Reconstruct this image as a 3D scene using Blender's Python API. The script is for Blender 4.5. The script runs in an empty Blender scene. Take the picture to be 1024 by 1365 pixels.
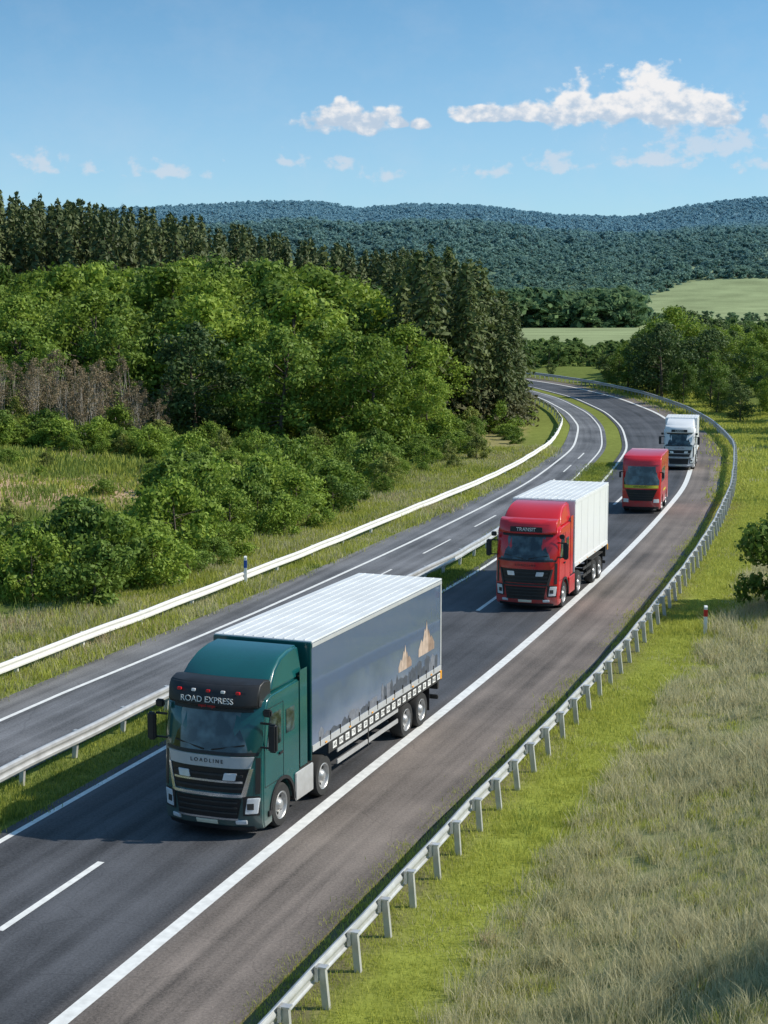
import bpy, math, random
import numpy as np
from mathutils import Vector, Matrix
rng=np.random.default_rng(11); random.seed(11)
scene=bpy.context.scene
scene.view_settings.view_transform='Standard'
scene.view_settings.look='None'
scene.view_settings.exposure=0

# ------------------------------------------------------------ materials
def newmat(name):
    m=bpy.data.materials.new(name); m.use_nodes=True
    nt=m.node_tree; b=nt.nodes['Principled BSDF']
    return m,nt,b
def mat(name,col,rough=.6,metal=0,nscale=6,amt=.15,coat=0,spec=.5,bump=0,coord='Object',dirt=None):
    m,nt,b=newmat(name)
    tc=nt.nodes.new('ShaderNodeTexCoord')
    n=nt.nodes.new('ShaderNodeTexNoise'); n.inputs['Scale'].default_value=nscale; n.inputs['Detail'].default_value=5
    nt.links.new(tc.outputs[coord],n.inputs['Vector'])
    mx=nt.nodes.new('ShaderNodeMix'); mx.data_type='RGBA'
    mx.inputs[6].default_value=(*[c*(1-amt) for c in col],1)
    mx.inputs[7].default_value=(*[min(1,c*(1+amt)) for c in col],1)
    nt.links.new(n.outputs['Fac'],mx.inputs[0]); out=mx.outputs[2]
    if dirt:
        # road dust on the lower part of a vehicle (object height z)
        sp=nt.nodes.new('ShaderNodeSeparateXYZ'); nt.links.new(tc.outputs['Object'],sp.inputs[0])
        n2=nt.nodes.new('ShaderNodeTexNoise'); n2.inputs['Scale'].default_value=4; n2.inputs['Detail'].default_value=6; nt.links.new(tc.outputs['Object'],n2.inputs['Vector'])
        ad=nt.nodes.new('ShaderNodeMath'); ad.operation='MULTIPLY_ADD'; ad.inputs[1].default_value=-1.2; nt.links.new(n2.outputs['Fac'],ad.inputs[0]); nt.links.new(sp.outputs[2],ad.inputs[2])
        mr=nt.nodes.new('ShaderNodeMapRange'); mr.inputs[1].default_value=-.4; mr.inputs[2].default_value=dirt; mr.inputs[3].default_value=.55; mr.inputs[4].default_value=0; nt.links.new(ad.outputs[0],mr.inputs[0])
        m2=nt.nodes.new('ShaderNodeMix'); m2.data_type='RGBA'; m2.inputs[7].default_value=(.16,.14,.12,1); nt.links.new(mr.outputs[0],m2.inputs[0]); nt.links.new(out,m2.inputs[6]); out=m2.outputs[2]
        r2=nt.nodes.new('ShaderNodeMath'); r2.operation='MULTIPLY_ADD'; r2.inputs[1].default_value=.6; r2.inputs[2].default_value=rough; nt.links.new(mr.outputs[0],r2.inputs[0]); nt.links.new(r2.outputs[0],b.inputs['Roughness'])
    nt.links.new(out,b.inputs['Base Color'])
    if not dirt: b.inputs['Roughness'].default_value=rough
    b.inputs['Metallic'].default_value=metal
    b.inputs['Specular IOR Level'].default_value=spec
    if coat: b.inputs['Coat Weight'].default_value=coat; b.inputs['Coat Roughness'].default_value=.08
    if bump:
        bp=nt.nodes.new('ShaderNodeBump'); bp.inputs['Strength'].default_value=bump
        nt.links.new(n.outputs['Fac'],bp.inputs['Height']); nt.links.new(bp.outputs['Normal'],b.inputs['Normal'])
    return m
def foliage(name,dark,light,trans=.25,brown=None,brownz=None,haze=None,nscale=.35):
    m,nt,b=newmat(name); L=nt.links
    geo=nt.nodes.new('ShaderNodeNewGeometry'); oi=nt.nodes.new('ShaderNodeObjectInfo'); tc=nt.nodes.new('ShaderNodeTexCoord')
    n=nt.nodes.new('ShaderNodeTexNoise'); n.inputs['Scale'].default_value=nscale if not haze else .006; n.inputs['Detail'].default_value=2 if not haze else 4
    L.new(tc.outputs['Object'] if not haze else geo.outputs['Position'],n.inputs['Vector'])
    a=nt.nodes.new('ShaderNodeMath'); a.operation='MULTIPLY_ADD'; a.inputs[1].default_value=.40; L.new(geo.outputs['Random Per Island'],a.inputs[0])
    a2=nt.nodes.new('ShaderNodeMath'); a2.operation='MULTIPLY_ADD'; a2.inputs[1].default_value=.55; a2.inputs[2].default_value=-.12
    L.new(oi.outputs['Random'],a2.inputs[0]); L.new(a2.outputs[0],a.inputs[2])
    a3=nt.nodes.new('ShaderNodeMath'); a3.operation='MULTIPLY_ADD'; a3.inputs[1].default_value=.6 if not haze else 1.1; a3.use_clamp=True
    L.new(n.outputs['Fac'],a3.inputs[0]); L.new(a.outputs[0],a3.inputs[2])
    s=nt.nodes.new('ShaderNodeMath'); s.operation='SUBTRACT'; s.inputs[1].default_value=.10 if not haze else .4; s.use_clamp=True; L.new(a3.outputs[0],s.inputs[0])
    mx=nt.nodes.new('ShaderNodeMix'); mx.data_type='RGBA'
    mx.inputs[6].default_value=(*dark,1); mx.inputs[7].default_value=(*light,1); L.new(s.outputs[0],mx.inputs[0])
    out=mx.outputs[2]
    if brown:
        sp=nt.nodes.new('ShaderNodeSeparateXYZ'); L.new(tc.outputs['Object'],sp.inputs[0])
        mr=nt.nodes.new('ShaderNodeMapRange'); mr.inputs[1].default_value=brownz[0]; mr.inputs[2].default_value=brownz[1]
        mr.inputs[3].default_value=.8; mr.inputs[4].default_value=0; L.new(sp.outputs[2],mr.inputs[0])
        m2=nt.nodes.new('ShaderNodeMix'); m2.data_type='RGBA'; m2.inputs[7].default_value=(*brown,1)
        L.new(mr.outputs[0],m2.inputs[0]); L.new(out,m2.inputs[6]); out=m2.outputs[2]
    if haze:  # aerial haze painted into the leaf colour, stronger with world Y
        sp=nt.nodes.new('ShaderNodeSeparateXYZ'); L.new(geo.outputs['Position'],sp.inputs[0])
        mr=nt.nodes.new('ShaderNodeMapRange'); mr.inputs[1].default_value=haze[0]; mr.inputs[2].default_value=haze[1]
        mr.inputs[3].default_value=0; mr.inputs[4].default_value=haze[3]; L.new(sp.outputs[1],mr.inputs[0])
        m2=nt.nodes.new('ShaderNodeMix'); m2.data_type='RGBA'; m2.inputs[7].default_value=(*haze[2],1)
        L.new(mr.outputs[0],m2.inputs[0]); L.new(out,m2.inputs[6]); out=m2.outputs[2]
    L.new(out,b.inputs['Base Color']); b.inputs['Roughness'].default_value=.6; b.inputs['Specular IOR Level'].default_value=.3 if not haze else 0
    if trans:
        tr=nt.nodes.new('ShaderNodeBsdfTranslucent'); L.new(out,tr.inputs['Color'])
        ms=nt.nodes.new('ShaderNodeMixShader'); ms.inputs[0].default_value=trans
        L.new(b.outputs[0],ms.inputs[1]); L.new(tr.outputs[0],ms.inputs[2])
        L.new(ms.outputs[0],nt.nodes['Material Output'].inputs['Surface'])
    return m

# ------------------------------------------------------------ road reference curve
_Y=np.array([-200,-60,26,36.2,42.4,51.1,64,73,85.1,101.8,126.3,147.7,166.3,190,213,232,262,300,340,400,6000.])
_X=np.array([-85,-35,-5.36,-1.95,.25,3.35,7.56,10.4,14.0,18.7,23.98,26.5,27.5,27.0,24,19.5,8,-14,-46,-110,-110.])
yd=np.arange(-190,420,.5); xd=np.interp(yd,_Y,_X)
k=np.exp(-.5*(np.arange(-24,25)*.5/4.5)**2); k/=k.sum()
xd=np.convolve(np.pad(xd,24,mode='reflect',reflect_type='odd'),k,'valid')
sl=np.gradient(xd,yd)
def RX(y): return np.interp(y,yd,xd)
def TH(y): return np.arctan(np.interp(y,yd,sl))
def off(x,y): return (x-RX(y))*np.cos(TH(y))
def tab(t):
    if isinstance(t,(int,float)): return lambda y: np.full_like(np.asarray(y,float),t)
    a=np.array(t,float); return lambda y: np.interp(y,a[:,0],a[:,1])
def P(y,o):
    th=TH(y); return RX(y)+o*np.cos(th), y-o*np.sin(th)
def ss(a,b,x):
    t=np.clip((x-a)/(b-a),0,1); return t*t*(3-2*t)
def nz(x,y,s):
    return (np.sin(x/s+1.3*np.sin(y/s*.7))+np.sin(y/s*1.1+1.7*np.sin(x/s*.6+2))+np.sin((x+y)/s*.53+1))/3
_ra=(np.array([-400,0,150,230,330,420,480,540,640,740,840,920,1000,1100,1400])-512)/2200
_rz=np.array([290,286,282,279,274,272,283,277,279,292,294,279,271,268,290])-3
def ridge(a): return 12+(392-np.interp(a,_ra,_rz))/2200*3000
def Hh(x,y):
    x=np.asarray(x,float); y=np.asarray(y,float)
    o=off(x,y); z=np.full_like(o,-.03)
    z=z+2.4*ss(6,16,o)*(1-.6*ss(60,110,y))*(1-ss(250,350,y))
    z=z+6.5*ss(7,14,o)*(1-ss(2,14,y))
    z=z+10*ss(28,115,-o)*(1-ss(300,450,y))
    z=z+(ss(5.5,9,o)+ss(17,30,-o))*.22*nz(x,y,3.1)*(1-ss(300,500,y))
    a=x/np.maximum(y,1)
    z=z+(ridge(a)-12)*(.42*ss(900,1700,y)+.58*ss(1700,3050,y))*(1+.16*nz(x,y,140)*(1-ss(2300,3000,y)))*(y>500)
    return z

# ------------------------------------------------------------ mesh helpers
def link(o,parent=None):
    scene.collection.objects.link(o)
    if parent: o.parent=parent
    return o
def empty(name,loc=(0,0,0),rz=0,sc=1):
    e=bpy.data.objects.new(name,None); e.location=loc; e.rotation_euler=(0,0,rz); e.scale=(sc,sc,sc); scene.collection.objects.link(e); return e
def mesh_np(name,V,F,mats,mi=None,smooth=False):
    V=np.asarray(V,np.float32); F=np.asarray(F,np.int32)
    me=bpy.data.meshes.new(name); me.vertices.add(len(V)); me.vertices.foreach_set('co',V.ravel())
    me.loops.add(F.size); me.loops.foreach_set('vertex_index',F.ravel())
    me.polygons.add(len(F)); me.polygons.foreach_set('loop_start',np.arange(len(F),dtype=np.int32)*4)
    for m in mats: me.materials.append(m)
    if mi is not None: me.polygons.foreach_set('material_index',np.asarray(mi,np.int32))
    me.update(calc_edges=True)
    if smooth: me.shade_smooth()
    return me
def pm(name,V,F,mats,mi=None,smooth=True,ang=35):
    me=bpy.data.meshes.new(name); me.from_pydata([tuple(map(float,v)) for v in V],[],F)
    for m in mats: me.materials.append(m)
    if mi: me.polygons.foreach_set('material_index',mi)
    me.update()
    if smooth: me.shade_smooth(); me.set_sharp_from_angle(angle=math.radians(ang))
    return me
def part(P_,name,V,F,m,smooth=True,ang=35,bev=0,seg=2):
    import bmesh
    me=bpy.data.meshes.new(name); bm=bmesh.new()
    vs=[bm.verts.new(tuple(map(float,v))) for v in V]
    for f in F:
        try: bm.faces.new([vs[i] for i in f])
        except ValueError: pass
    bmesh.ops.recalc_face_normals(bm,faces=bm.faces)
    if bev:
        es=[e for e in bm.edges if len(e.link_faces)==2 and e.calc_face_angle()>math.radians(30)]
        bmesh.ops.bevel(bm,geom=es,offset=bev,segments=seg,affect='EDGES',clamp_overlap=True)
    bm.to_mesh(me); bm.free(); me.materials.append(m)
    if smooth: me.shade_smooth(); me.set_sharp_from_angle(angle=math.radians(ang))
    o=bpy.data.objects.new(name,me); return link(o,P_)
def box(P_,name,x0,x1,y0,y1,z0,z1,m,bev=.015,seg=2):
    V=[(x,y,z) for x in (x0,x1) for y in (y0,y1) for z in (z0,z1)]
    F=[(0,1,3,2),(4,6,7,5),(0,4,5,1),(2,3,7,6),(0,2,6,4),(1,5,7,3)]
    return part(P_,name,V,F,m,bev=bev,seg=seg)
def tube(p0,p1,r0,r1,n=6):
    p0=np.array(p0,float); p1=np.array(p1,float); d=p1-p0; d/=np.linalg.norm(d)+1e-9
    a=np.cross(d,[.3,.9,.2]); a/=np.linalg.norm(a); b=np.cross(d,a)
    t=np.arange(n)/n*2*np.pi; c=np.cos(t)[:,None]*a+np.sin(t)[:,None]*b
    V=np.vstack([p0+c*r0,p1+c*r1]); i=np.arange(n); j=(i+1)%n
    return V,np.stack([i,j,j+n,i+n],1)
def merge(parts):
    Vs=[];Fs=[];M=[];k=0
    for V,F,m in parts:
        Vs.append(V);Fs.append(np.asarray(F)+k);M.append(np.full(len(F),m));k+=len(V)
    return np.vstack(Vs),np.vstack(Fs),np.concatenate(M)
def unit(v): return v/(np.linalg.norm(v,axis=1,keepdims=True)+1e-9)
def leaves(c,n,s,asp=.55):
    N=len(c); t=unit(np.cross(n,rng.normal(size=(N,3)))); b=np.cross(n,t); s=s[:,None]
    V=np.stack([c+t*s,c+b*s*asp,c-t*s,c-b*s*asp],1).reshape(-1,3)
    return V,np.arange(4*N).reshape(-1,4)

# ------------------------------------------------------------ roads
M_white=mat('road_paint',(.74,.74,.72),.6,nscale=5,amt=.32,spec=.3)
def asphalt(name,lane,shoulder,edge):
    m,nt,b=newmat(name); L=nt.links; N=nt.nodes.new
    uv=N('ShaderNodeUVMap'); uv.uv_map='UVMap'; sp=N('ShaderNodeSeparateXYZ'); L.new(uv.outputs[0],sp.inputs[0])
    mp=N('ShaderNodeMapping'); mp.inputs['Scale'].default_value=(2.6,.05,1); L.new(uv.outputs[0],mp.inputs[0])
    st=N('ShaderNodeTexNoise'); st.inputs['Scale'].default_value=1; st.inputs['Detail'].default_value=5; L.new(mp.outputs[0],st.inputs['Vector'])
    fi=N('ShaderNodeTexNoise'); fi.inputs['Scale'].default_value=17; fi.inputs['Detail'].default_value=4; fi.inputs['Roughness'].default_value=.9; L.new(uv.outputs[0],fi.inputs['Vector'])
    bg=N('ShaderNodeTexNoise'); bg.inputs['Scale'].default_value=.22; bg.inputs['Detail'].default_value=7; bg.inputs['Roughness'].default_value=.6; L.new(uv.outputs[0],bg.inputs['Vector'])
    def ma(op,a,bv,c=None):
        q=N('ShaderNodeMath'); q.operation=op
        for i,v in enumerate((a,bv,c)):
            if v is None: continue
            if isinstance(v,(int,float)): q.inputs[i].default_value=v
            else: L.new(v,q.inputs[i])
        return q.outputs[0]
    r=N('ShaderNodeMapRange'); r.inputs[1].default_value=edge[0]; r.inputs[2].default_value=edge[1]; L.new(sp.outputs[0],r.inputs[0])
    mx=N('ShaderNodeMix'); mx.data_type='RGBA'; mx.inputs[6].default_value=(*lane,1); mx.inputs[7].default_value=(*shoulder,1); L.new(r.outputs[0],mx.inputs[0])
    w=ma('SINE',ma('MULTIPLY',sp.outputs[0],2*math.pi/1.55),0)
    v=ma('MULTIPLY_ADD',st.outputs['Fac'],1.6,-.2)
    v=ma('ADD',v,ma('MULTIPLY',w,.09))
    v=ma('ADD',v,ma('MULTIPLY_ADD',fi.outputs['Fac'],2.6,-1.3))
    v=ma('ADD',v,ma('MULTIPLY_ADD',bg.outputs['Fac'],1.9,-.55))
    v=ma('MAXIMUM',v,.35)
    vo=N('ShaderNodeTexVoronoi'); vo.feature='DISTANCE_TO_EDGE'; vo.inputs['Scale'].default_value=.28
    wr=N('ShaderNodeVectorMath'); wr.operation='MULTIPLY_ADD'; wr.inputs[1].default_value=(1.2,1.2,0); L.new(bg.outputs['Color'],wr.inputs[0]); L.new(uv.outputs[0],wr.inputs[2]); L.new(wr.outputs[0],vo.inputs['Vector'])
    ck=N('ShaderNodeMapRange'); ck.inputs[1].default_value=.0; ck.inputs[2].default_value=.006; ck.inputs[3].default_value=.80; ck.inputs[4].default_value=1; L.new(vo.outputs['Distance'],ck.inputs[0])
    v=ma('MULTIPLY',v,ck.outputs[0])
    vm=N('ShaderNodeVectorMath'); vm.operation='SCALE'; L.new(mx.outputs[2],vm.inputs[0]); L.new(v,vm.inputs['Scale'])
    L.new(vm.outputs[0],b.inputs['Base Color']); b.inputs['Roughness'].default_value=.75; b.inputs['Specular IOR Level'].default_value=.35
    bp=N('ShaderNodeBump'); bp.inputs['Strength'].default_value=.3; bp.inputs['Distance'].default_value=.02; L.new(fi.outputs['Fac'],bp.inputs['Height']); L.new(bp.outputs[0],b.inputs['Normal'])
    return m
M_asph=asphalt('asphalt',(.068,.070,.078),(.165,.138,.120),(-.5,.35))
M_asph2=asphalt('asphalt_old',(.135,.138,.148),(.18,.17,.16),(-11,-13))
def ribbon(name,o0,o1,z,m,y0,y1,parent=None,step=1.0,nx=1,segs=None):
    o0=tab(o0);o1=tab(o1); V=[];F=[];UV=[]
    rngs=segs or [(y0,y1)]
    for a,b_ in rngs:
        n=max(2,int((b_-a)/step)+1); ys=np.linspace(a,b_,n); base=len(V)
        for y in ys:
            for j in range(nx+1):
                f=j/nx; o=float(o0(y)*(1-f)+o1(y)*f); X,Yy=P(y,o); V.append((X,Yy,z)); UV.append((o,y))
        for i in range(n-1):
            for j in range(nx):
                q=base+i*(nx+1)+j; F.append((q,q+1,q+nx+2,q+nx+1))
    me=bpy.data.meshes.new(name); me.from_pydata([tuple(map(float,v)) for v in V],[],F); me.materials.append(m)
    uv=me.uv_layers.new(name='UVMap'); li=np.zeros(len(me.loops),np.int32); me.loops.foreach_get('vertex_index',li)
    uv.data.foreach_set('uv',np.array(UV,np.float32)[li].ravel()); me.update()
    return link(bpy.data.objects.new(name,me),parent)
NL=[(0,-5.95),(50,-5.8),(70,-5.35),(170,-5.0),(400,-5.0)]
NLa=[(y,o-.35) for y,o in NL]
FN=[(0,-8.3),(45,-8.15),(70,-7.0),(160,-6.6),(400,-6.6)]
FL=[(0,-11.7),(45,-11.5),(58,-11.0),(90,-10.1),(112,-9.6),(150,-8.9),(400,-8.9)]
FO=[(0,-13.1),(48,-12.85),(80,-11.9),(112,-10.6),(150,-9.6),(400,-9.6)]
RAILL=[(0,-14.3),(50,-14.0),(82,-13.0),(112,-11.5),(150,-10.3),(400,-10.3)]
EDG=[(0,2.75),(50,2.9),(80,2.6),(110,2.0),(400,2.0)]
RAILR=[(0,3.85),(50,3.75),(80,3.4),(105,2.9),(400,2.9)]
road=empty('highway_road')
ribbon('near_carriageway',NLa,EDG,0,M_asph,-40,395,road,nx=8)
ribbon('far_carriageway',FO,FN,0.0,M_asph2,-40,395,road,nx=6)
mk=empty('road_markings')
ribbon('edge_line',-.15,.15,.006,M_white,-40,395,mk)
ribbon('inner_edge_line',[(y,o-.08) for y,o in NL],[(y,o+.08) for y,o in NL],.006,M_white,-40,395,mk)
ribbon('lane_dashes',-3.18,-3.02,.006,M_white,0,0,mk,segs=[(y,y+3.8) for y in np.arange(28.6-42,110,10.6)])
ribbon('far_edge_line',[(y,o-.08) for y,o in FL],[(y,o+.08) for y,o in FL],.006,M_white,-40,395,mk)
ribbon('far_inner_line',[(y,o-.42) for y,o in FN],[(y,o-.30) for y,o in FN],.006,M_white,62,395,mk)
ribbon('far_lane_dashes',[(0,-9.6),(60,-9.3),(90,-8.6),(150,-7.9),(400,-7.9)],[(0,-9.5),(60,-9.2),(90,-8.5),(150,-7.8),(400,-7.8)],.006,M_white,0,0,mk,segs=[(y,y+4.5) for y in np.arange(64,125,9)])

# ------------------------------------------------------------ ground
def grow(start,step,f,end):
    a=[];s=step;x=start
    while x<end: s*=f; x+=s; a.append(x)
    return a
gx=grow(42,.7,1.06,4500); xs=np.array(sorted([-v for v in gx])+list(np.arange(-42,42.01,.7))+gx)
xs=np.unique(np.round(xs,3))
ys=np.array(list(np.arange(-150,10,6))+list(np.arange(12,140,.8))+grow(140,.8,1.035,7000))
GX,GY=np.meshgrid(xs,ys); Z=Hh(GX,GY)
V=np.stack([GX,GY,Z],-1).reshape(-1,3); nX=len(xs); nY=len(ys)
i=np.arange(nX-1)[None,:]+np.arange(nY-1)[:,None]*nX; i=i.ravel()
F=np.stack([i,i+1,i+nX+1,i+nX],1)
def gcol(x,y):
    o=off(x,y); n=nz(x,y,2.3); c=np.zeros(x.shape+(3,)); c[:]=(.12,.155,.045)
    def mixc(w,col):
        nonlocal c
        w=np.clip(w,0,1)[...,None]; c=c*(1-w)+np.array(col)*w
    mixc(ss(-14.2,-13.6,o),(.18,.21,.055))
    mixc(ss(-19,-16.5,o+n)*ss(-13.2,-14,o),(.30,.27,.12))
    mixc(ss(2,2.6,o),(.17,.15,.085))
    mixc(ss(3.6,4.3,o),(.25,.28,.055))
    mixc(ss(5.7,6.8,o+n*.4),(.24,.25,.11))
    mixc(ss(95,130,y)*ss(3,4,o),(.16,.20,.055))
    mixc(1.5*np.exp(-(((x+20)/7)**2+((y-98)/7)**2)),(.46,.32,.21))
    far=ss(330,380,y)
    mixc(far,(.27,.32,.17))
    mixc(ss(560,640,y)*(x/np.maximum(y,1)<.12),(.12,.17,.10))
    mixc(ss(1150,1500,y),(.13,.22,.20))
    mixc(.8*ss(1500,2600,y),(.20,.33,.40))  # bluish aerial haze painted into the far hill ground colour
    return c
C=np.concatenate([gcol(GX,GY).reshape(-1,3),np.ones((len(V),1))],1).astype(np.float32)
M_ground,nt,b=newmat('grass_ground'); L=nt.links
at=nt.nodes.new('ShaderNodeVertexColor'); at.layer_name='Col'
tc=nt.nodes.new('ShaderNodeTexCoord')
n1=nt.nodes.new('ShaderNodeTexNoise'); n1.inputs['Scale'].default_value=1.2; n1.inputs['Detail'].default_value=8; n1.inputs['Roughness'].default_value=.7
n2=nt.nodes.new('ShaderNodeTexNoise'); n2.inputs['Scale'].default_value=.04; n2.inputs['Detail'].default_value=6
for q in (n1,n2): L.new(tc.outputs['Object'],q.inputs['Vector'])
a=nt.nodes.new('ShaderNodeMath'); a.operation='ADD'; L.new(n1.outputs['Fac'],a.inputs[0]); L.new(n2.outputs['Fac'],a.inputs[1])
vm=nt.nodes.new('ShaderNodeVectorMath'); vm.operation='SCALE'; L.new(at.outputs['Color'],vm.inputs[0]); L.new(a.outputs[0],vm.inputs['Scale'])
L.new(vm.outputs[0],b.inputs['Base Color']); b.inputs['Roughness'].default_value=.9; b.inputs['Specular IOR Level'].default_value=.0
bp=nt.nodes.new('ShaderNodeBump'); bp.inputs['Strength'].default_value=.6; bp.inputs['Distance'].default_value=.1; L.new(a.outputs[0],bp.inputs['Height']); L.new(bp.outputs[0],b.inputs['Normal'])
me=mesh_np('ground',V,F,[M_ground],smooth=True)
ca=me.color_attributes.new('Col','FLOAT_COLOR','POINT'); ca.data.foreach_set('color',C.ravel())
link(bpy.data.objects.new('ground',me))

# ------------------------------------------------------------ instancing of the far forest
def scatter(name,pts,scl,rot,idx,templates):
    coll=bpy.data.collections.new(name+'_parts')
    for k_,o in enumerate(templates): coll.objects.link(o)
    me=bpy.data.meshes.new(name); me.vertices.add(len(pts)); me.vertices.foreach_set('co',np.asarray(pts,np.float32).ravel())
    for nm,tp,key,d in (('scl','FLOAT_VECTOR','vector',scl),('rot','FLOAT_VECTOR','vector',rot),('idx','INT','value',idx)):
        a=me.attributes.new(nm,tp,'POINT'); a.data.foreach_set(key,np.asarray(d,np.int32 if tp=='INT' else np.float32).ravel())
    me.update(); o=link(bpy.data.objects.new(name,me))
    ng=bpy.data.node_groups.new(name+'_gn','GeometryNodeTree')
    ng.interface.new_socket('Geometry',in_out='INPUT',socket_type='NodeSocketGeometry'); ng.interface.new_socket('Geometry',in_out='OUTPUT',socket_type='NodeSocketGeometry')
    N=ng.nodes.new; gi=N('NodeGroupInput'); go=N('NodeGroupOutput'); ip=N('GeometryNodeInstanceOnPoints'); ci=N('GeometryNodeCollectionInfo')
    ci.inputs['Collection'].default_value=coll; ci.inputs['Separate Children'].default_value=True; ci.inputs['Reset Children'].default_value=True
    ip.inputs['Pick Instance'].default_value=True
    def na(nm,tp):
        q=N('GeometryNodeInputNamedAttribute'); q.data_type=tp; q.inputs['Name'].default_value=nm; return q.outputs[0]
    ng.links.new(gi.outputs[0],ip.inputs['Points']); ng.links.new(ci.outputs[0],ip.inputs['Instance'])
    ng.links.new(na('idx','INT'),ip.inputs['Instance Index']); ng.links.new(na('rot','FLOAT_VECTOR'),ip.inputs['Rotation']); ng.links.new(na('scl','FLOAT_VECTOR'),ip.inputs['Scale'])
    ng.links.new(ip.outputs[0],go.inputs[0])
    md=o.modifiers.new('scatter','NODES'); md.node_group=ng
    return o
# ------------------------------------------------------------ grass (real blades, one mesh per area)
G_green=foliage('grass_green',(.23,.27,.035),(.54,.56,.12),.4,nscale=.7)
G_lush=foliage('grass_lush',(.11,.17,.03),(.29,.36,.08),.4,nscale=.7)
G_dry=foliage('grass_dry',(.27,.29,.13),(.64,.59,.37),.4,nscale=.5)
G_tan=foliage('grass_tan',(.34,.27,.15),(.60,.48,.31),.35,nscale=.7)
def grass(name,n,y0,y1,o0,o1,kinds,w,power=1.0,two=True,per=22,spread=.16,lim=.265):
    nc=n//per
    y=y0+(y1-y0)*rng.uniform(0,1,nc)**power; o=rng.uniform(0,1,nc)*(tab(o1)(y)-tab(o0)(y))+tab(o0)(y)
    X,Y=P(y,o); kp=np.abs(X/np.maximum(Y,1))<lim; X,Y=X[kp],Y[kp]; nc=len(X)
    pr=np.array([q[1] for q in kinds],float); pr/=pr.sum()
    u=np.clip(rng.uniform(0,1,nc)*.5+(nz(X,Y,1.3)*.5+.5)*.3+(nz(Y,X,3.7)*.5+.5)*.2,0,.9999); kd=np.searchsorted(np.cumsum(pr),u).clip(0,len(kinds)-1)
    ch=rng.uniform(.5,1.3,nc)*(.8+.45*nz(X,Y,1.9))
    ci=np.repeat(np.arange(nc),per); N=len(ci)
    dist=(Y/30)**.6
    bx=X[ci]+rng.normal(0,spread,N)*dist[ci]; by=Y[ci]+rng.normal(0,spread,N)*dist[ci]
    bz=Hh(bx,by)-.02
    h=np.array([q[2] for q in kinds])[kd][ci]*ch[ci]*rng.uniform(.5,1.1,N)
    ln=np.array([q[3] for q in kinds])[kd][ci]*h*rng.uniform(.1,1,N)
    cla=rng.uniform(0,6.283,nc); la=cla[ci]+rng.normal(0,1.1,N); wa=rng.uniform(0,6.283,N)
    d=np.stack([np.cos(la),np.sin(la)],1)*ln[:,None]; ww=w*dist[ci]**1.2*rng.uniform(.6,1.3,N); s=np.stack([np.cos(wa),np.sin(wa)],1)*ww[:,None]
    base=np.stack([bx,by],1)
    lv=((0,1),(.55,.8),(1,.12)) if two else ((0,1),(1,.2))
    cols=[]
    for t,f in lv:
        c=base+d*t*t; z=(bz+h*t)[:,None]
        cols.append(np.hstack([c-s*f,z])); cols.append(np.hstack([c+s*f,z]))
    k_=len(cols); V=np.stack(cols,1).reshape(-1,3); b0=np.arange(N)*k_
    F=np.stack([b0,b0+1,b0+3,b0+2],1); mi=kd[ci]
    if two: F=np.vstack([F,np.stack([b0+2,b0+3,b0+5,b0+4],1)]); mi=np.concatenate([mi,mi])
    link(bpy.data.objects.new(name,mesh_np(name,V,F,[q[0] for q in kinds],mi)))
grass('verge_grass',220000,20,115,[(0,2.75),(80,2.6),(110,2.0)],[(0,6.7),(110,8)],[(G_lush,1.6,.20,.6),(G_green,5,.16,.6),(G_dry,1.0,.17,.8),(G_tan,.4,.14,.8)],.009,1.5,two=False)
grass('dry_bank_grass',340000,18,85,[(0,5.7),(110,6)],[(0,17),(40,17),(85,22)],[(G_lush,1.6,.28,.5),(G_green,2.4,.32,.6),(G_dry,4,.46,.8),(G_dry,2.2,.62,.9),(G_tan,1.7,.5,.9)],.007,1.5,per=34,spread=.13)
grass('median_grass',80000,26,115,NLa,FN,[(G_green,2.6,.18,.6),(G_lush,3,.20,.6)],.010,1.2,two=False)
grass('meadow_grass',170000,38,125,[(0,-20),(120,-18)],[(0,-13.2),(50,-13.0),(112,-10.9),(150,-9.8)],[(G_lush,1.8,.35,.6),(G_green,3.4,.35,.6),(G_dry,2.4,.35,.7),(G_tan,1.8,.4,.7)],.012,1.1,two=False)
grass('meadow_grass',100000,55,135,[(0,-58)],[(0,-17)],[(G_lush,5,.5,.6),(G_green,2.4,.45,.6),(G_tan,1.4,.4,.7)],.02,1,two=False,spread=.3)
grass('verge_grass',50000,95,210,[(0,2.2)],[(0,10)],[(G_lush,2,.3,.6),(G_green,5,.28,.6),(G_dry,1.5,.3,.6)],.02,1,two=False,spread=.25)

# ------------------------------------------------------------ trees
M_bark=mat('bark',(.10,.08,.06),.9,nscale=8,amt=.4)
M_birch=mat('birch_bark',(.40,.36,.31),.8,nscale=5,amt=.5)
F_bright=foliage('leaves_bright',(.075,.14,.018),(.34,.45,.06),.36)
F_mid=foliage('leaves_mid',(.055,.11,.018),(.22,.32,.05),.33)
F_dark=foliage('leaves_dark',(.04,.08,.025),(.14,.20,.05),.25)
F_bush=foliage('leaves_bush',(.075,.14,.018),(.31,.42,.06),.35,nscale=.8)
F_olive=foliage('leaves_olive',(.10,.13,.03),(.32,.36,.08),.33,nscale=.8)
F_pine=foliage('needles',(.04,.065,.022),(.14,.17,.055),.2,brown=(.17,.12,.07),brownz=(4,10.5))
F_dpine=foliage('needles_dark',(.040,.068,.022),(.14,.175,.05),.25,brown=(.11,.095,.045),brownz=(2,7))
F_brown=foliage('leaves_brown',(.16,.125,.075),(.32,.25,.15),.25)
F_haze=foliage('leaves_haze_tinted',(.06,.12,.045),(.24,.33,.10),.4,haze=(400,2300,(.27,.46,.56),.92))
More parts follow.
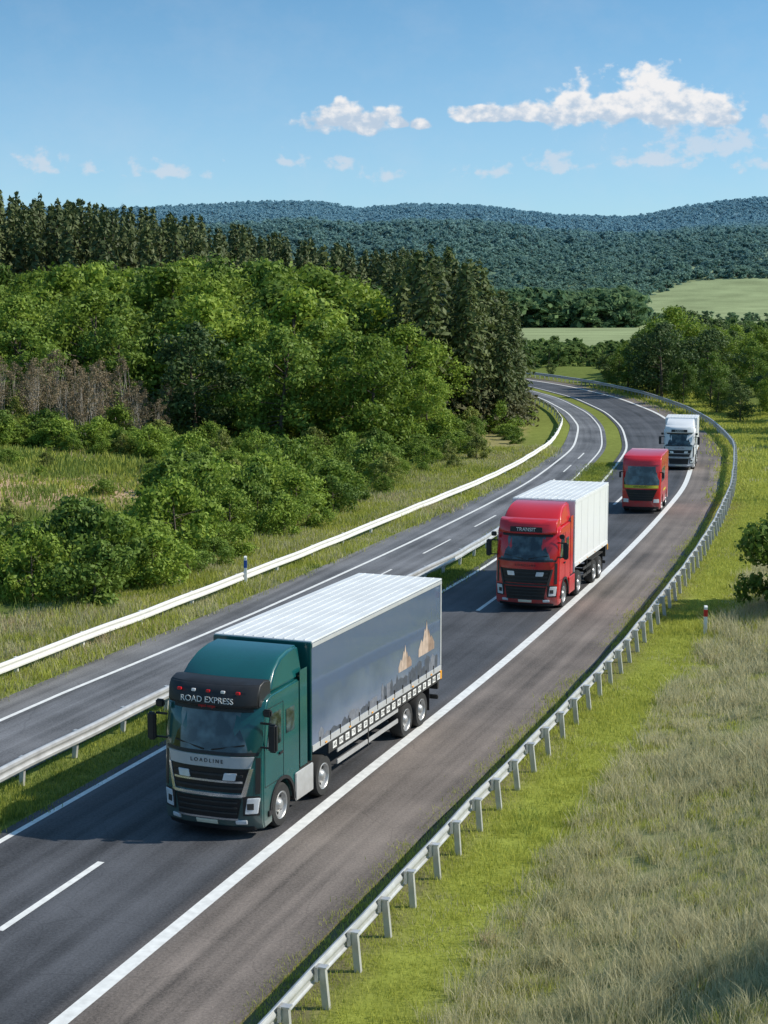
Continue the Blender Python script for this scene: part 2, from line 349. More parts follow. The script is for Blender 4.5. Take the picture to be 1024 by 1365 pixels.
def tree_mesh(name,H,W,z0,nclu,nleaf,ls,mat_leaf,seed,bark=M_bark,thin=1.0,stems=1,cr=(.10,.21)):
    global rng
    save=rng; rng=np.random.default_rng(seed); parts=[]
    cs=[]
    for i in range(nclu):
        f=(i+rng.uniform(0,1))/nclu; z=z0+(H-z0)*(.06+.86*f)
        prof=math.sin(math.pi*min(1,max(0,.20+.78*f)))**.6
        a=rng.uniform(0,2*np.pi); rr=W*.5*prof*rng.uniform(.35,1.0)
        if f>.88: rr*=.4
        cs.append((rr*math.cos(a),rr*math.sin(a),z,W*rng.uniform(*cr)*(1 if f<.85 else .8)))
    for st in range(stems):
        lean=rng.normal(0,.03*H+(.05*H if stems>1 else 0),2); top=np.array([lean[0],lean[1],H*.85]); ro=rng.normal(0,.25,2)*(stems>1)
        tr=max(.03,H*.016*thin)
        mid=np.array([lean[0]*.4+ro[0],lean[1]*.4+ro[1],H*.4])
        parts.append((*tube((ro[0],ro[1],-.3),mid,tr*1.2,tr*.8,7),0)); parts.append((*tube(mid,top,tr*.8,tr*.2,6),0))
    for c in cs[::2] if stems==1 else cs:
        s=mid*.5+ (top-mid*.5)*max(0,min(.9,(c[2]-z0)/(H)-.1))
        parts.append((*tube(s,(c[0],c[1],c[2]),tr*.35,tr*.08,4),0))
    C=np.array(cs); per=rng.integers(int(nleaf/nclu*.6),int(nleaf/nclu*1.4),nclu)
    ci=np.repeat(np.arange(nclu),per); N=len(ci)
    u=unit(rng.normal(size=(N,3))+np.array([0,0,.35])); rad=C[ci,3]*(rng.uniform(.3,1.15,N)**.6)
    lump=1+.25*np.sin(u[:,0]*5+ci)*np.sin(u[:,1]*5+2*ci)+.2*np.sin(u[:,2]*9+ci*3)
    pos=C[ci,:3]+u*(rad*lump)[:,None]*np.array([1,1,.8])
    pos[:,2]=np.maximum(pos[:,2],.05)
    n=unit(u+.6*rng.normal(size=(N,3)))
    parts.append((*leaves(pos,n,ls*rng.uniform(.6,1.3,N)),1))
    V,F,M=merge(parts); rng=save
    return mesh_np(name,V,F,[bark,mat_leaf],M)
def pine_mesh(name,H,W,seed,m=None,sp=.5):
    global rng
    save=rng; rng=np.random.default_rng(seed); parts=[(*tube((0,0,-.3),(0,0,H*.97),H*.013,.02,7),0)]
    c=[];nn=[];sz=[]
    z=H*.10
    while z<H:
        f=z/H; r=W*.5*(1-f)**.65*rng.uniform(.75,1.15)+.12; nb=int(6+4*(1-f)); a0=rng.uniform(0,6.28)
        for b_ in range(nb):
            a=a0+b_*6.283/nb+rng.normal(0,.2); rr=r*rng.uniform(.6,1.15); d=np.array([math.cos(a),math.sin(a),0]); s=np.array([-d[1],d[0],0])
            if r>.9: parts.append((*tube((0,0,z),tuple(d*rr*.85+np.array([0,0,z-.12*rr])),.03,.01,3),0))
            k=max(3,int(rr*5))
            for q in range(k):
                t=(q+rng.uniform(0,1))/k; t=.15+.85*t
                p=d*rr*t+np.array([0,0,z-.22*rr*t*t+ .1*rng.normal()])+s*rng.normal(0,.22*(1-.5*t)*rr**.6)
                c.append(p); nn.append(np.array([0,0,1])*.6+d*.8+rng.normal(size=3)*.5); sz.append(rng.uniform(.22,.46)*(1 if r>.5 else .7))
        z+=sp*rng.uniform(.7,1.2)
    V,F=leaves(np.array(c),unit(np.array(nn)),np.array(sz),.45); parts.append((V,F,1))
    V,F,M=merge(parts); rng=save
    return mesh_np(name,V,F,[M_bark,m or F_pine],M)
T_bright=[tree_mesh('deciduous_bright%d'%i,12,9.2,.5,46,8000,.20,F_bright,100+i,cr=(.09,.19)) for i in range(4)]
T_mid=[tree_mesh('deciduous_mid%d'%i,12,8.8,.5,42,7200,.21,F_mid,200+i,cr=(.09,.2)) for i in range(3)]
T_dark=[tree_mesh('deciduous_dark%d'%i,12,9,.6,36,6500,.22,F_dark,300+i) for i in range(2)]
T_birch=[tree_mesh('birch%d'%i,7.2,2.8,2.0,26,1700,.08,F_brown,400+i,bark=M_birch,thin=.32,stems=3) for i in range(3)]
T_bush=[tree_mesh('bush%d'%i,2.8,3.6,.0,26,4400,.10,F_bush,500+i,cr=(.08,.2)) for i in range(4)]+[tree_mesh('bushd%d'%i,2.8,3.4,.0,22,4200,.10,F_mid,520+i) for i in range(2)]+[tree_mesh('busho%d'%i,3.1,3.0,.0,24,3200,.09,F_olive,540+i,cr=(.08,.2)) for i in range(1)]
T_pine=[pine_mesh('pine%d'%i,16,5.4,600+i) for i in range(4)]
T_dpine=[pine_mesh('dpine%d'%i,16,7.6,650+i,F_dpine) for i in range(3)]
def place(name,me,x,y,s,sxy=None,zoff=0):
    o=bpy.data.objects.new(name,me); o.location=(x,y,float(Hh(x,y))+zoff); o.rotation_euler=(random.gauss(0,.03),random.gauss(0,.03),random.uniform(0,6.28))
    w=sxy or s; o.scale=(w*random.uniform(.9,1.1),w*random.uniform(.9,1.1),s); scene.collection.objects.link(o); return o
def far_enough(L_,x,y,d):
    for a,b_ in L_:
        if (a-x)**2+(b_-y)**2<d*d: return False
    L_.append((x,y)); return True
def px(x,y): return 512+2200*x/y
dl=[]
for t in range(1300):
    y=random.uniform(126,174); x=random.uniform(-.30,.045)*y
    if float(off(x,y))>-(19 if y<150 else 15): continue
    p=px(x,y)
    if p<250 and y<134: continue
    if p>600: continue
    if not far_enough(dl,x,y,4.3): continue
    yt=np.interp(p,[-100,0,200,350,430,480,550,600],[358,356,346,344,350,370,400,440])
    if y<138: yt+=70
    elif y<150: yt+=30
    top=12+(390-yt)/2200*y; h=(top-float(Hh(x,y)))*random.uniform(.88,1.04)
    r=random.random(); br=.78 if 330<p<600 and y<165 else .5
    ms=random.choice(T_bright) if r<br else random.choice(T_mid) if r<.94 else random.choice(T_dark)
    s=h/12; place('deciduous_tree',ms,x,y,s,sxy=s*random.uniform(.9,1.25))
bl=[]
for t in range(220):
    y=random.uniform(121,129); x=random.uniform(-.27,-.130)*y
    if far_enough(bl,x,y,1.7): place('birch_tree',random.choice(T_birch),x,y,random.uniform(.65,.95)*(1 if px(x,y)<190 else .8))
for t in range(24):
    y=random.uniform(116,121); x=random.uniform(-.26,-.12)*y; s=random.uniform(.4,.9); place('bush',random.choice(T_bush),x,y,s,s*1.1)
pl=[]
for t in range(1900):
    y=random.uniform(180,232); x=random.uniform(-.30,.02)*y
    if not far_enough(pl,x,y,2.9): continue
    p=px(x,y); yt=np.interp(p,[-200,0,60,200,350,430,520],[240,252,263,279,306,322,332])
    top=12+(390-yt)/2200*y; h=(top-float(Hh(x,y)))*random.uniform(.90,1.0)
    place('pine_tree',random.choice(T_pine),x,y,h/16,sxy=h/16*random.uniform(.8,1.0))
pl=[]
for t in range(500):
    y=random.uniform(142,180); x=random.uniform(.004,.078)*y
    if float(off(x,y))>-13.5 or not far_enough(pl,x,y,2.7): continue
    p=px(x,y); yt=np.interp(p,[520,560,610,650,690],[338,330,334,366,416])
    top=12+(390-yt)/2200*y; h=top*random.uniform(.84,1.03)
    place('pine_tree',random.choice(T_dpine),x,y,h/16,sxy=h/16*random.uniform(.95,1.25))
ul=[]
for t in range(2400):
    y=random.uniform(56,152); lim=-17.0 if y<108 else -15.2 if y<128 else -13.6
    o=random.uniform(-55,lim); X,Y=P(y,o); X=float(X);Y=float(Y)
    if abs(X/Y)>.27: continue
    if Y>124 and X<-2: continue
    clear=(82<Y<120 and px(X,Y)<225) or (98<Y<118 and X<-3 and random.random()<.5)
    if clear and random.random()<.96: continue
    mid=(Y>98 and not clear)
    if not far_enough(ul,X,Y,2.1 if not mid else 2.7): continue
    s=random.uniform(.6,1.3)*(1.0 if Y<98 else .75)
    if px(X,Y)<230 and 70<Y<=82: s*=.65
    if clear: s*=.45
    if o>lim-1.5: s*=.7
    place('bush',random.choice(T_bush),X,Y,s*random.uniform(.85,1.25),sxy=s*random.uniform(.9,1.2),zoff=-.15)
rl=[]
for t in range(1200):
    y=random.uniform(128,320); x=random.uniform(.07,.29)*y; o=float(off(x,y))
    if o<5.0 or (o<10 and y<150): continue
    if not far_enough(rl,x,y,3.6+y*.006): continue
    p=px(x,y); yt=np.interp(p,[690,760,800,850,900,950,1024],[485,480,475,440,402,424,434])
    top=12+(390-yt)/2200*y
    if y<190: top=random.uniform(4.5,7.5)
    h=min((top-float(Hh(x,y)))*random.uniform(.75,1.03),13)
    if h<2: continue
    r=random.random(); ms=random.choice(T_dark) if r<.45 else random.choice(T_mid) if r<.82 else random.choice(T_bright)
    s=h/12; place('deciduous_tree',ms,x,y,s,sxy=s*random.uniform(.95,1.35))
place('bush',T_bush[5],14.7,61,1.3,1.0); place('bush',T_bush[4],16.6,62.5,1.4,1.2); place('bush',T_bush[2],15.9,59.6,.8,.9)
place('deciduous_tree',T_mid[0],13.6,24.6,.50,.42)
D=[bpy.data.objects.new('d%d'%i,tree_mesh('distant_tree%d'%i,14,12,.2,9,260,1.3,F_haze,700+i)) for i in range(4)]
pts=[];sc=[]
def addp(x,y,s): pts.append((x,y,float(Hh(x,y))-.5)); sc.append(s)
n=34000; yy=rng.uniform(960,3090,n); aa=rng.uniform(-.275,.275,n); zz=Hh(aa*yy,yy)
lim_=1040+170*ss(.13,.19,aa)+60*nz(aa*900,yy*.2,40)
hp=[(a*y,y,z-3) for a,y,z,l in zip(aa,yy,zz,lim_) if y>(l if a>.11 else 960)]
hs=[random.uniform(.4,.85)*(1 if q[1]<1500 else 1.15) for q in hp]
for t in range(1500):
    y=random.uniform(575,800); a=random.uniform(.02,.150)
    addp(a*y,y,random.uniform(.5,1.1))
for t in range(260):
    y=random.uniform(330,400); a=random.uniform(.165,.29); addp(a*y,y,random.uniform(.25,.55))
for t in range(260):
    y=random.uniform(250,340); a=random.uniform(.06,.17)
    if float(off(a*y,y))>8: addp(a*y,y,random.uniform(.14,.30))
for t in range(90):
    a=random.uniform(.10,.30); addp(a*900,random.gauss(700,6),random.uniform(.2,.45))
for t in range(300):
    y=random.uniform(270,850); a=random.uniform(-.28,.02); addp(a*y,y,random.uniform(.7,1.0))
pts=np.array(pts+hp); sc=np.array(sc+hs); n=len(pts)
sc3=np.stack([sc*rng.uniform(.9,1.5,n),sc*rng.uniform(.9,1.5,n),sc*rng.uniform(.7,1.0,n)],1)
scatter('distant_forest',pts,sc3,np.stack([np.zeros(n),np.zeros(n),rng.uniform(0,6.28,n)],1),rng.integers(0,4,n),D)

# ------------------------------------------------------------ guardrails and posts
M_galv=mat('galvanised_steel',(.52,.53,.54),.45,.35,nscale=3,amt=.35)
M_galvw=mat('galvanised_white',(.72,.71,.68),.6,.0,nscale=2,amt=.2)
def guardrail(o_t,y0,y1,side,spacing,m=M_galv,name='guardrail',zo=0):
    G=empty(name,(0,0,zo)); f=tab(o_t)
    prof=[(0,.42),(.045,.45),(.05,.51),(.012,.57),(.012,.61),(.05,.67),(.045,.73),(0,.76),(-.03,.765)]
    ysr=np.arange(y0,y1,1.0); V=[];F=[]; n=len(prof)
    for y in ysr:
        o=float(f(y))+.012*math.sin(y*1.3)+.01*math.sin(y*.47)
        for dn,z in prof:
            X,Y=P(y,o-side*dn); V.append((X,Y,z+.008*math.sin(y*.9)))
    for i in range(len(ysr)-1):
        for j in range(n-1): q=i*n+j; F.append((q,q+1,q+n+1,q+n))
    b=part(G,'beam',V,F,m); md=b.modifiers.new('s','SOLIDIFY'); md.thickness=.012
    V=[];F=[]
    for y in np.arange(y0+.5,y1-.5,spacing):
        o=float(f(y)); jit=random.gauss(0,.025); tl=random.gauss(0,.02)
        for (a0,a1,w,z0,z1,ln) in ((.05,.17,.045,-.3,.70,.10+tl),(.0,.06,.09,.46,.72,0),(.02,.2,.07,.70,.725,0)):
            k=len(V)
            for z,sh in ((z0,ln),(z1,0)):
                for da,dw in ((a0,-w),(a1,-w),(a1,w),(a0,w)):
                    X,Y=P(y+dw+jit,o+side*(da+sh)); V.append((X,Y,z))
            F+=[(k,k+1,k+2,k+3),(k+4,k+5,k+6,k+7)]+[(k+i,k+(i+1)%4,k+4+(i+1)%4,k+4+i) for i in range(4)]
    part(G,'posts',V,F,m,smooth=False)
guardrail(RAILR,15,300,1,1.55)
guardrail(RAILL,30,230,-1,4.0,M_galvw,zo=-.16)
guardrail([(0,-7.6),(45,-7.45),(70,-6.35),(160,-6.0)],22,84,-1,2.4)
M_wp=mat('white_plastic',(.8,.8,.78),.5,amt=.06); M_red=mat('red_reflector',(.55,.02,.02),.4); M_blue=mat('blue_reflector',(.02,.10,.40),.4); M_black=mat('black_plastic',(.018,.018,.02),.5,amt=.3)
def delineator(x,y,h,m):
    e=empty('delineator_post',(x,y,float(Hh(x,y))))
    V=[(-.06,-.05,-.2),(.06,-.05,-.2),(.06,.05,-.2),(-.06,.05,-.2),(-.06,-.05,h-.06),(.06,-.05,h-.06),(.06,.05,h),(-.06,.05,h)]
    part(e,'post',V,[(0,3,2,1),(4,5,6,7),(0,1,5,4),(1,2,6,5),(2,3,7,6),(3,0,4,7)],M_wp,bev=.01)
    box(e,'band',-.066,.066,-.056,.056,h*.62,h*.86,m,.004)
delineator(11.4,57.5,1.05,M_red); delineator(-5.7,67,1.3,M_blue)

# ------------------------------------------------------------ vehicles
M_glass,nt,b=newmat('windscreen_glass')
tcn=nt.nodes.new('ShaderNodeTexCoord'); nn_=nt.nodes.new('ShaderNodeTexNoise'); nn_.inputs['Scale'].default_value=2.5; nt.links.new(tcn.outputs['Object'],nn_.inputs['Vector'])
rp=nt.nodes.new('ShaderNodeValToRGB'); rp.color_ramp.elements[0].position=.42; rp.color_ramp.elements[0].color=(.008,.014,.018,1); rp.color_ramp.elements[1].position=.70; rp.color_ramp.elements[1].color=(.10,.15,.165,1)  # noise ramp paints pale teal reflections into the glass colour
nt.links.new(nn_.outputs['Fac'],rp.inputs[0]); nt.links.new(rp.outputs[0],b.inputs['Base Color']); b.inputs['Roughness'].default_value=.04; b.inputs['Specular IOR Level'].default_value=.9
M_tire=mat('tyre_rubber',(.025,.025,.025),.85,nscale=10,amt=.4); M_rim=mat('wheel_rim',(.42,.42,.42),.4,.55,amt=.3)
M_chrome=mat('chrome_trim',(.65,.66,.68),.2,.9,amt=.1); M_silver=mat('silver_paint',(.50,.51,.52),.4,.1,amt=.12,coat=.3,dirt=.7)
M_lamp=mat('headlamp_glass',(.75,.77,.8),.1,.1,amt=.2,spec=.9); M_redl=mat('red_lamp',(.6,.02,.03),.25); M_amber=mat('amber_lamp',(.8,.35,.02),.3)
M_teal=mat('teal_paint',(.006,.088,.090),.26,0,nscale=1.5,amt=.22,coat=.8,dirt=.5); M_redp=mat('red_paint',(.62,.012,.018),.28,0,nscale=1.5,amt=.14,coat=.7,dirt=.4)
M_whitep=mat('white_paint',(.76,.77,.78),.4,0,nscale=1.2,amt=.07,coat=.2,dirt=.6)
M_roofw=mat('trailer_roof',(.68,.70,.71),.5,0,nscale=.9,amt=.2)
M_grille=mat('grille_black',(.014,.015,.017),.35,.2,amt=.3); M_frame=mat('chassis',(.035,.034,.033),.7,amt=.4)
M_cream=mat('graphic_cream',(.48,.37,.30),.45,nscale=5,amt=.6); M_cream2=mat('graphic_brown',(.30,.21,.16),.45,nscale=6,amt=.6); M_plate=mat('number_plate',(.75,.74,.6),.5)
M_town=mat('graphic_town',(.07,.08,.10),.5,nscale=7,amt=.6); M_town2=mat('graphic_town_light',(.17,.18,.21),.5,nscale=9,amt=.5)
M_yel=mat('yellow_sign',(.6,.55,.04),.5)
M_curt,nt,b=newmat('printed_curtain'); N=nt.nodes.new; L=nt.links
tcn=N('ShaderNodeTexCoord'); sp=N('ShaderNodeSeparateXYZ'); L.new(tcn.outputs['Object'],sp.inputs[0])
q1=N('ShaderNodeTexNoise'); q1.inputs['Scale'].default_value=.45; q1.inputs['Detail'].default_value=6; L.new(tcn.outputs['Object'],q1.inputs['Vector'])
mr=N('ShaderNodeMapRange'); mr.inputs[1].default_value=1.3; mr.inputs[2].default_value=3.9; L.new(sp.outputs[2],mr.inputs[0])
ad=N('ShaderNodeMath'); ad.operation='MULTIPLY_ADD'; ad.inputs[1].default_value=1.1; L.new(q1.outputs['Fac'],ad.inputs[0]); L.new(mr.outputs[0],ad.inputs[2])
sb=N('ShaderNodeMath'); sb.operation='SUBTRACT'; sb.inputs[1].default_value=.3; L.new(ad.outputs[0],sb.inputs[0])
rp=N('ShaderNodeValToRGB'); cr=rp.color_ramp; cr.elements[0].position=.15; cr.elements[0].color=(.23,.25,.30,1); cr.elements[1].position=1.0; cr.elements[1].color=(.085,.125,.21,1)
e_=cr.elements.new(.45); e_.color=(.15,.195,.28,1); e_=cr.elements.new(.75); e_.color=(.085,.12,.195,1)
L.new(sb.outputs[0],rp.inputs[0]); L.new(rp.outputs[0],b.inputs['Base Color']); b.inputs['Roughness'].default_value=.2; b.inputs['Coat Weight'].default_value=.7
wv=N('ShaderNodeTexWave'); wv.bands_direction='Y'; wv.inputs['Scale'].default_value=.55; wv.inputs['Distortion'].default_value=.6; L.new(tcn.outputs['Object'],wv.inputs['Vector'])
bp=N('ShaderNodeBump'); bp.inputs['Strength'].default_value=.07; bp.inputs['Distance'].default_value=.05; L.new(wv.outputs['Fac'],bp.inputs['Height']); L.new(bp.outputs[0],b.inputs['Normal'])

def wheel(P_,name,x,y,r,w,side,mt=None):
    prof=[(-w,.0,0),(-w,r*.55,0),(-w,r*.92,0),(-w*.85,r,0),(-w*.15,r,0),(0,r*.93,0),(.0,r*.64,0),(-.02,r*.60,1),(-.01,r*.57,1),(-.09,r*.50,1),(-.11,r*.34,1),(-.03,r*.26,1),(.0,r*.20,1),(.02,r*.12,1),(.02,0.001,1)]
    n=32; V=[];F=[];M=[]
    for dx,rr,_ in prof:
        for i in range(n):
            a=i/n*2*math.pi; V.append((x+side*dx,y+rr*math.cos(a),r+rr*math.sin(a)))
    for j in range(len(prof)-1):
        for i in range(n):
            F.append((j*n+i,j*n+(i+1)%n,(j+1)*n+(i+1)%n,(j+1)*n+i)); M.append(prof[j+1][2] if prof[j][2] or prof[j+1][2]==0 else 1)
    for i in range(8):
        a=i/8*2*math.pi; cy=y+r*.42*math.cos(a); cz=r+r*.42*math.sin(a); k_=len(V); s=r*.07
        for dx in (-.10,-.085):
            for q in range(6): V.append((x+side*dx,cy+s*math.cos(q*1.047),cz+s*math.sin(q*1.047)))
        for q in range(6): F.append((k_+q,k_+(q+1)%6,k_+6+(q+1)%6,k_+6+q)); M.append(0)
        F.append(tuple(k_+6+q for q in range(6))); M.append(0)
    me=pm(name,V,F,[M_tire,M_rim],M); link(bpy.data.objects.new(name,me),P_)
def fpanel(P_,name,z0,z1,x0,x1,m,S,proud=.012,th=.04,x0t=None,x1t=None,nx=14,nzz=4,bev=0):
    x0t=x0 if x0t is None else x0t; x1t=x1 if x1t is None else x1t; fy,sx=S; V=[];F=[]
    for l in (0,1):
        for j in range(nzz+1):
            t=j/nzz; z=z0+(z1-z0)*t; a=x0+(x0t-x0)*t; b_=x1+(x1t-x1)*t
            for i in range(nx+1):
                x=a+(b_-a)*i/nx; V.append((x,fy(z)+sx(x)-proud+l*th,z))
    A=(nx+1)*(nzz+1)
    for j in range(nzz):
        for i in range(nx):
            q=j*(nx+1)+i; F.append((q,q+1,q+nx+2,q+nx+1)); F.append((A+q,A+q+nx+1,A+q+nx+2,A+q+1))
    for i in range(nx):
        F.append((i,A+i,A+i+1,i+1)); q=nzz*(nx+1)+i; F.append((q,q+1,A+q+1,A+q))
    for j in range(nzz):
        q=j*(nx+1); F.append((q,q+nx+1,A+q+nx+1,A+q)); q+=nx; F.append((q,A+q,A+q+nx+1,q+nx+1))
    return part(P_,name,V,F,m,bev=bev)
def loft(P_,name,prof,W,m,sx,fall=1.1,bev=.035,topin=0,zr=(0,1)):
    xs_=[-W,-W*.95,-W*.87,-W*.75,-W*.5,-W*.25,0,W*.25,W*.5,W*.75,W*.87,W*.95,W]; V=[];n=len(prof);F=[]
    for x in xs_:
        for (y,z) in prof:
            t=max(0,min(1,(z-zr[0])/(zr[1]-zr[0]))) if topin else 0
            V.append((x*(1-topin*t),y+sx(x)*max(0,1-y/fall),z))
    for k_ in range(len(xs_)-1):
        for i in range(n): F.append((k_*n+i,k_*n+(i+1)%n,(k_+1)*n+(i+1)%n,(k_+1)*n+i))
    F.append(tuple(range(n))); F.append(tuple((len(xs_)-1)*n+i for i in range(n)))
    return part(P_,name,V,F,m,bev=bev,seg=3,ang=40)
def text(P_,name,s,loc,size,m,rot=(math.pi/2,0,0),ext=.004,sx_=1):
    c=bpy.data.curves.new(name,'FONT'); c.body=s; c.size=size; c.extrude=ext; c.align_x='CENTER'; c.align_y='CENTER'; c.materials.append(m)
    o=bpy.data.objects.new(name,c); o.location=loc; o.rotation_euler=rot; o.scale=(sx_,1,1); return link(o,P_)
def pw(pts): 
    a=np.array(pts); return lambda v: float(np.interp(v,a[:,0],a[:,1]))
def semi(name,loc,head,L,paint,tmat,wheels,graphic=False,scale=1,sign=M_black,word='EXPRESS FREIGHT',grchrome=M_chrome,lowm=None,skirt=M_silver,tfront=None,band=None):
    E=empty(name,(loc[0],loc[1],0.0),-math.radians(head),scale); W=1.22; band=band or skirt
    fy=pw([(.2,.10),(.42,.0),(1.0,.0),(1.9,.05),(2.95,.30),(3.1,.40)]); sx=lambda x:.34*(abs(x)/W)**3.2; S=(fy,sx)
    wy=1.32; arch=[(wy+.60*math.cos(a),.50+.62*math.sin(a)) for a in np.linspace(0,math.pi,11)]
    prof=[(.10,.22),(.0,.42),(0,1.0),(.05,1.9),(.17,2.45),(.30,2.95),(.42,3.08),(.75,3.16),(2.3,3.2),(2.3,.55)]+arch+[(wy-.62,.25)]
    loft(E,'cab_body',prof,W,paint,sx,fall=1.0)
    fpanel(E,'windscreen',1.97,2.90,-1.10,1.10,M_glass,S,.014,.04,-1.04,1.04,nx=18,nzz=6)
    fpanel(E,'windscreen_frame',1.90,1.97,-1.13,1.13,M_black,S,.02,.05)
    fpanel(E,'sun_visor_strip',2.84,2.93,-1.06,1.06,M_black,S,.05,.06)
    for s_ in (-1,1): 
        fpanel(E,'windscreen_pillar',1.97,2.9,s_*1.10,s_*1.15,M_black,S,.012,.05,s_*1.04,s_*1.12,nx=2)
        V=[(s_*.10,.03,1.99),(s_*.10,.03,2.02),(s_*.85,.16,2.12),(s_*.85,.16,2.15),(s_*.10,.06,1.99),(s_*.10,.06,2.02),(s_*.85,.19,2.12),(s_*.85,.19,2.15)]
        part(E,'wiper',V,[(0,2,3,1),(4,5,7,6),(0,4,6,2),(1,3,7,5),(0,1,5,4),(2,6,7,3)],M_black)
    fpanel(E,'silver_band',1.62,1.88,-.98,.98,band,S,.035,.06,-1.06,1.06,bev=.008)
    text(E,'band_letters','L O A D L I N E',(0,-.0,1.76),.12,M_black)
    fpanel(E,'upper_grille',1.08,1.60,-.86,.86,M_grille,S,.02,.05,-.95,.95)
    for k_,z in enumerate((1.16,1.30,1.44)): fpanel(E,'grille_slat',z,z+.045,-.84,.84,M_frame if k_!=1 else grchrome,S,.05,.05)
    for s_ in (-1,1):
        fpanel(E,'grille_frame',1.0,1.62,s_*.80,s_*.90,grchrome,S,.045,.05,s_*.97,s_*1.04,nx=3,bev=.006)
        fpanel(E,'spot_lamp',1.36,1.52,s_*.40,s_*.68,M_lamp,S,.075,.05,s_*.44,s_*.72,nx=4,bev=.01)
        fpanel(E,'lamp_housing',.56,1.0,s_*.84,s_*1.16,M_black,S,.016,.05,nx=5)
        fpanel(E,'headlamp',.60,.96,s_*.88,s_*1.13,M_lamp,S,.035,.05,s_*.93,s_*1.17,nx=5,bev=.012)
        fpanel(E,'headlamp_inner',.70,.84,s_*.93,s_*1.06,M_frame,S,.041,.04,nx=4)
        fpanel(E,'fog_lamp',.36,.46,s_*.68,s_*.92,M_lamp,S,.03,.05,nx=4,bev=.01)
        fpanel(E,'corner_vane',1.05,1.85,s_*1.08,s_*1.17,M_black,S,.014,.05,nx=3)
    fpanel(E,'grille_lip',.98,1.05,-.84,.84,grchrome,S,.05,.07,bev=.006)
    fpanel(E,'lower_grille',.50,.94,-.72,.72,M_grille,S,.02,.05,-.80,.80)
    for z in (.60,.72,.84): fpanel(E,'lower_slat',z,z+.035,-.72,.72,M_frame,S,.045,.05)
    fpanel(E,'bumper_chrome',.46,.50,-.74,.74,grchrome,S,.035,.05)
    fpanel(E,'bumper_lip',.20,.30,-1.05,1.05,M_black,S,.03,.08,bev=.008)
    fpanel(E,'number_plate',.34,.44,-.26,.26,M_plate,S,.035,.02,nx=3)
    vp=[(.16,2.93),(.06,2.98),(.10,3.28),(.24,3.44),(.55,3.50),(.95,3.46),(.95,2.95)]
    loft(E,'roof_visor',vp,1.12,sign,lambda x:.30*(abs(x)/1.12)**3,bev=.03)
    if sign is not M_black:
        fpanel(E,'sign_plate',3.02,3.22,-.62,.62,M_black,(pw([(2.9,.07),(3.3,.10)]),lambda x:0),.02,.03,bev=.006)
    text(E,'visor_letters',word,(0,.045,3.12),.19,M_wp)
    if sign is M_black:
        for i_ in range(5):
            x=-.72+i_*.36; box(E,'marker_lamp',x-.05,x+.05,.10+.03*(abs(x)**2),.16+.03*(abs(x)**2),3.27,3.33,M_redl if i_%2==0 else M_lamp,.01)
        text(E,'visor_sub','rapid cargo',(0,.045,2.99),.09,M_redl)
    dp=[(.62,3.2),(.80,3.42),(1.10,3.64),(1.55,3.82),(2.05,3.90),(2.62,3.92),(2.62,3.2)]
    loft(E,'air_deflector',dp,1.16,paint,lambda x:.35*(abs(x)/1.16)**3,fall=2.2,bev=.06,topin=.10,zr=(3.2,3.92))
    for s_ in (-1,1):
        xo=s_*W
        def sp_(nm,y0,y1,z0,z1,m,bev=.004,ex=0): box(E,nm,min(xo,xo+s_*(.012+ex)),max(xo,xo+s_*(.012+ex)),y0,y1,z0,z1,m,bev)
        V=[(xo+s_*.011,y,z) for y,z in ((.52,1.98),(1.28,1.98),(1.28,2.74),(.70,2.74))]+[(xo-s_*.02,y,z) for y,z in ((.52,1.98),(1.28,1.98),(1.28,2.74),(.70,2.74))]
        part(E,'side_window',V,[(0,1,2,3),(7,6,5,4),(0,4,5,1),(1,5,6,2),(2,6,7,3),(3,7,4,0)],M_glass,bev=.004)
        sp_('rear_window',1.55,2.0,2.1,2.66,M_glass)
        for nm,y0,y1,z0,z1 in (('door_seam',.42,.435,1.15,2.9),('door_seam',1.40,1.415,1.15,2.9),('door_seam',.42,1.41,1.14,1.152),('door_seam',.42,1.41,2.88,2.892)): sp_(nm,y0,y1,z0,z1,M_black,.001,-.006)
        sp_('door_handle',1.15,1.34,1.72,1.77,M_black,.004,.03)
        sp_('cab_step',.55,.78,.45,.58,M_black,.01,.03)
        sp_('side_fairing',2.0,3.0,.38,1.05,skirt,.02,.03); box(E,'tank',s_*.55 if s_>0 else s_*1.2,s_*1.2 if s_>0 else s_*.55,2.0,3.0,.40,1.04,M_frame,.03)
        sp_('rear_fairing',2.302,2.72,1.1,3.4,paint,.01,.0)
        V=[];F=[]
        aa_=np.linspace(-.05,math.pi+.05,17)
        for rr in (.60,.68):
            for xx in (xo-s_*.05,xo+s_*.03):
                for a_ in aa_: V.append((xx,wy+rr*math.cos(a_),.50+rr*math.sin(a_)))
        n=len(aa_)
        for i_ in range(n-1):
            F+=[(i_,i_+1,n+i_+1,n+i_),(2*n+i_,3*n+i_,3*n+i_+1,2*n+i_+1),(n+i_,n+i_+1,3*n+i_+1,3*n+i_),(i_,2*n+i_,2*n+i_+1,i_+1)]
        part(E,'wheel_arch',V,F,M_black)
        box(E,'mirror',s_*1.50-.10,s_*1.50+.10,.20,.34,2.02,2.66,M_black,.04,3); box(E,'mirror_arm',min(s_*1.15,s_*1.45),max(s_*1.15,s_*1.45),.34,.38,2.60,2.65,M_black,.01)
        box(E,'mirror_arm_low',min(s_*1.15,s_*1.45),max(s_*1.15,s_*1.45),.34,.38,2.06,2.10,M_black,.01)
        box(E,'ramp_mirror',s_*1.33-.10,s_*1.33+.10,.30,.42,2.78,2.95,M_black,.03)
        wheel(E,'front_wheel',s_*1.2,wy,.5,.32,s_)
        for wyy,r_ in wheels: wheel(E,'wheel',s_*1.2,wyy,r_,.36,s_)
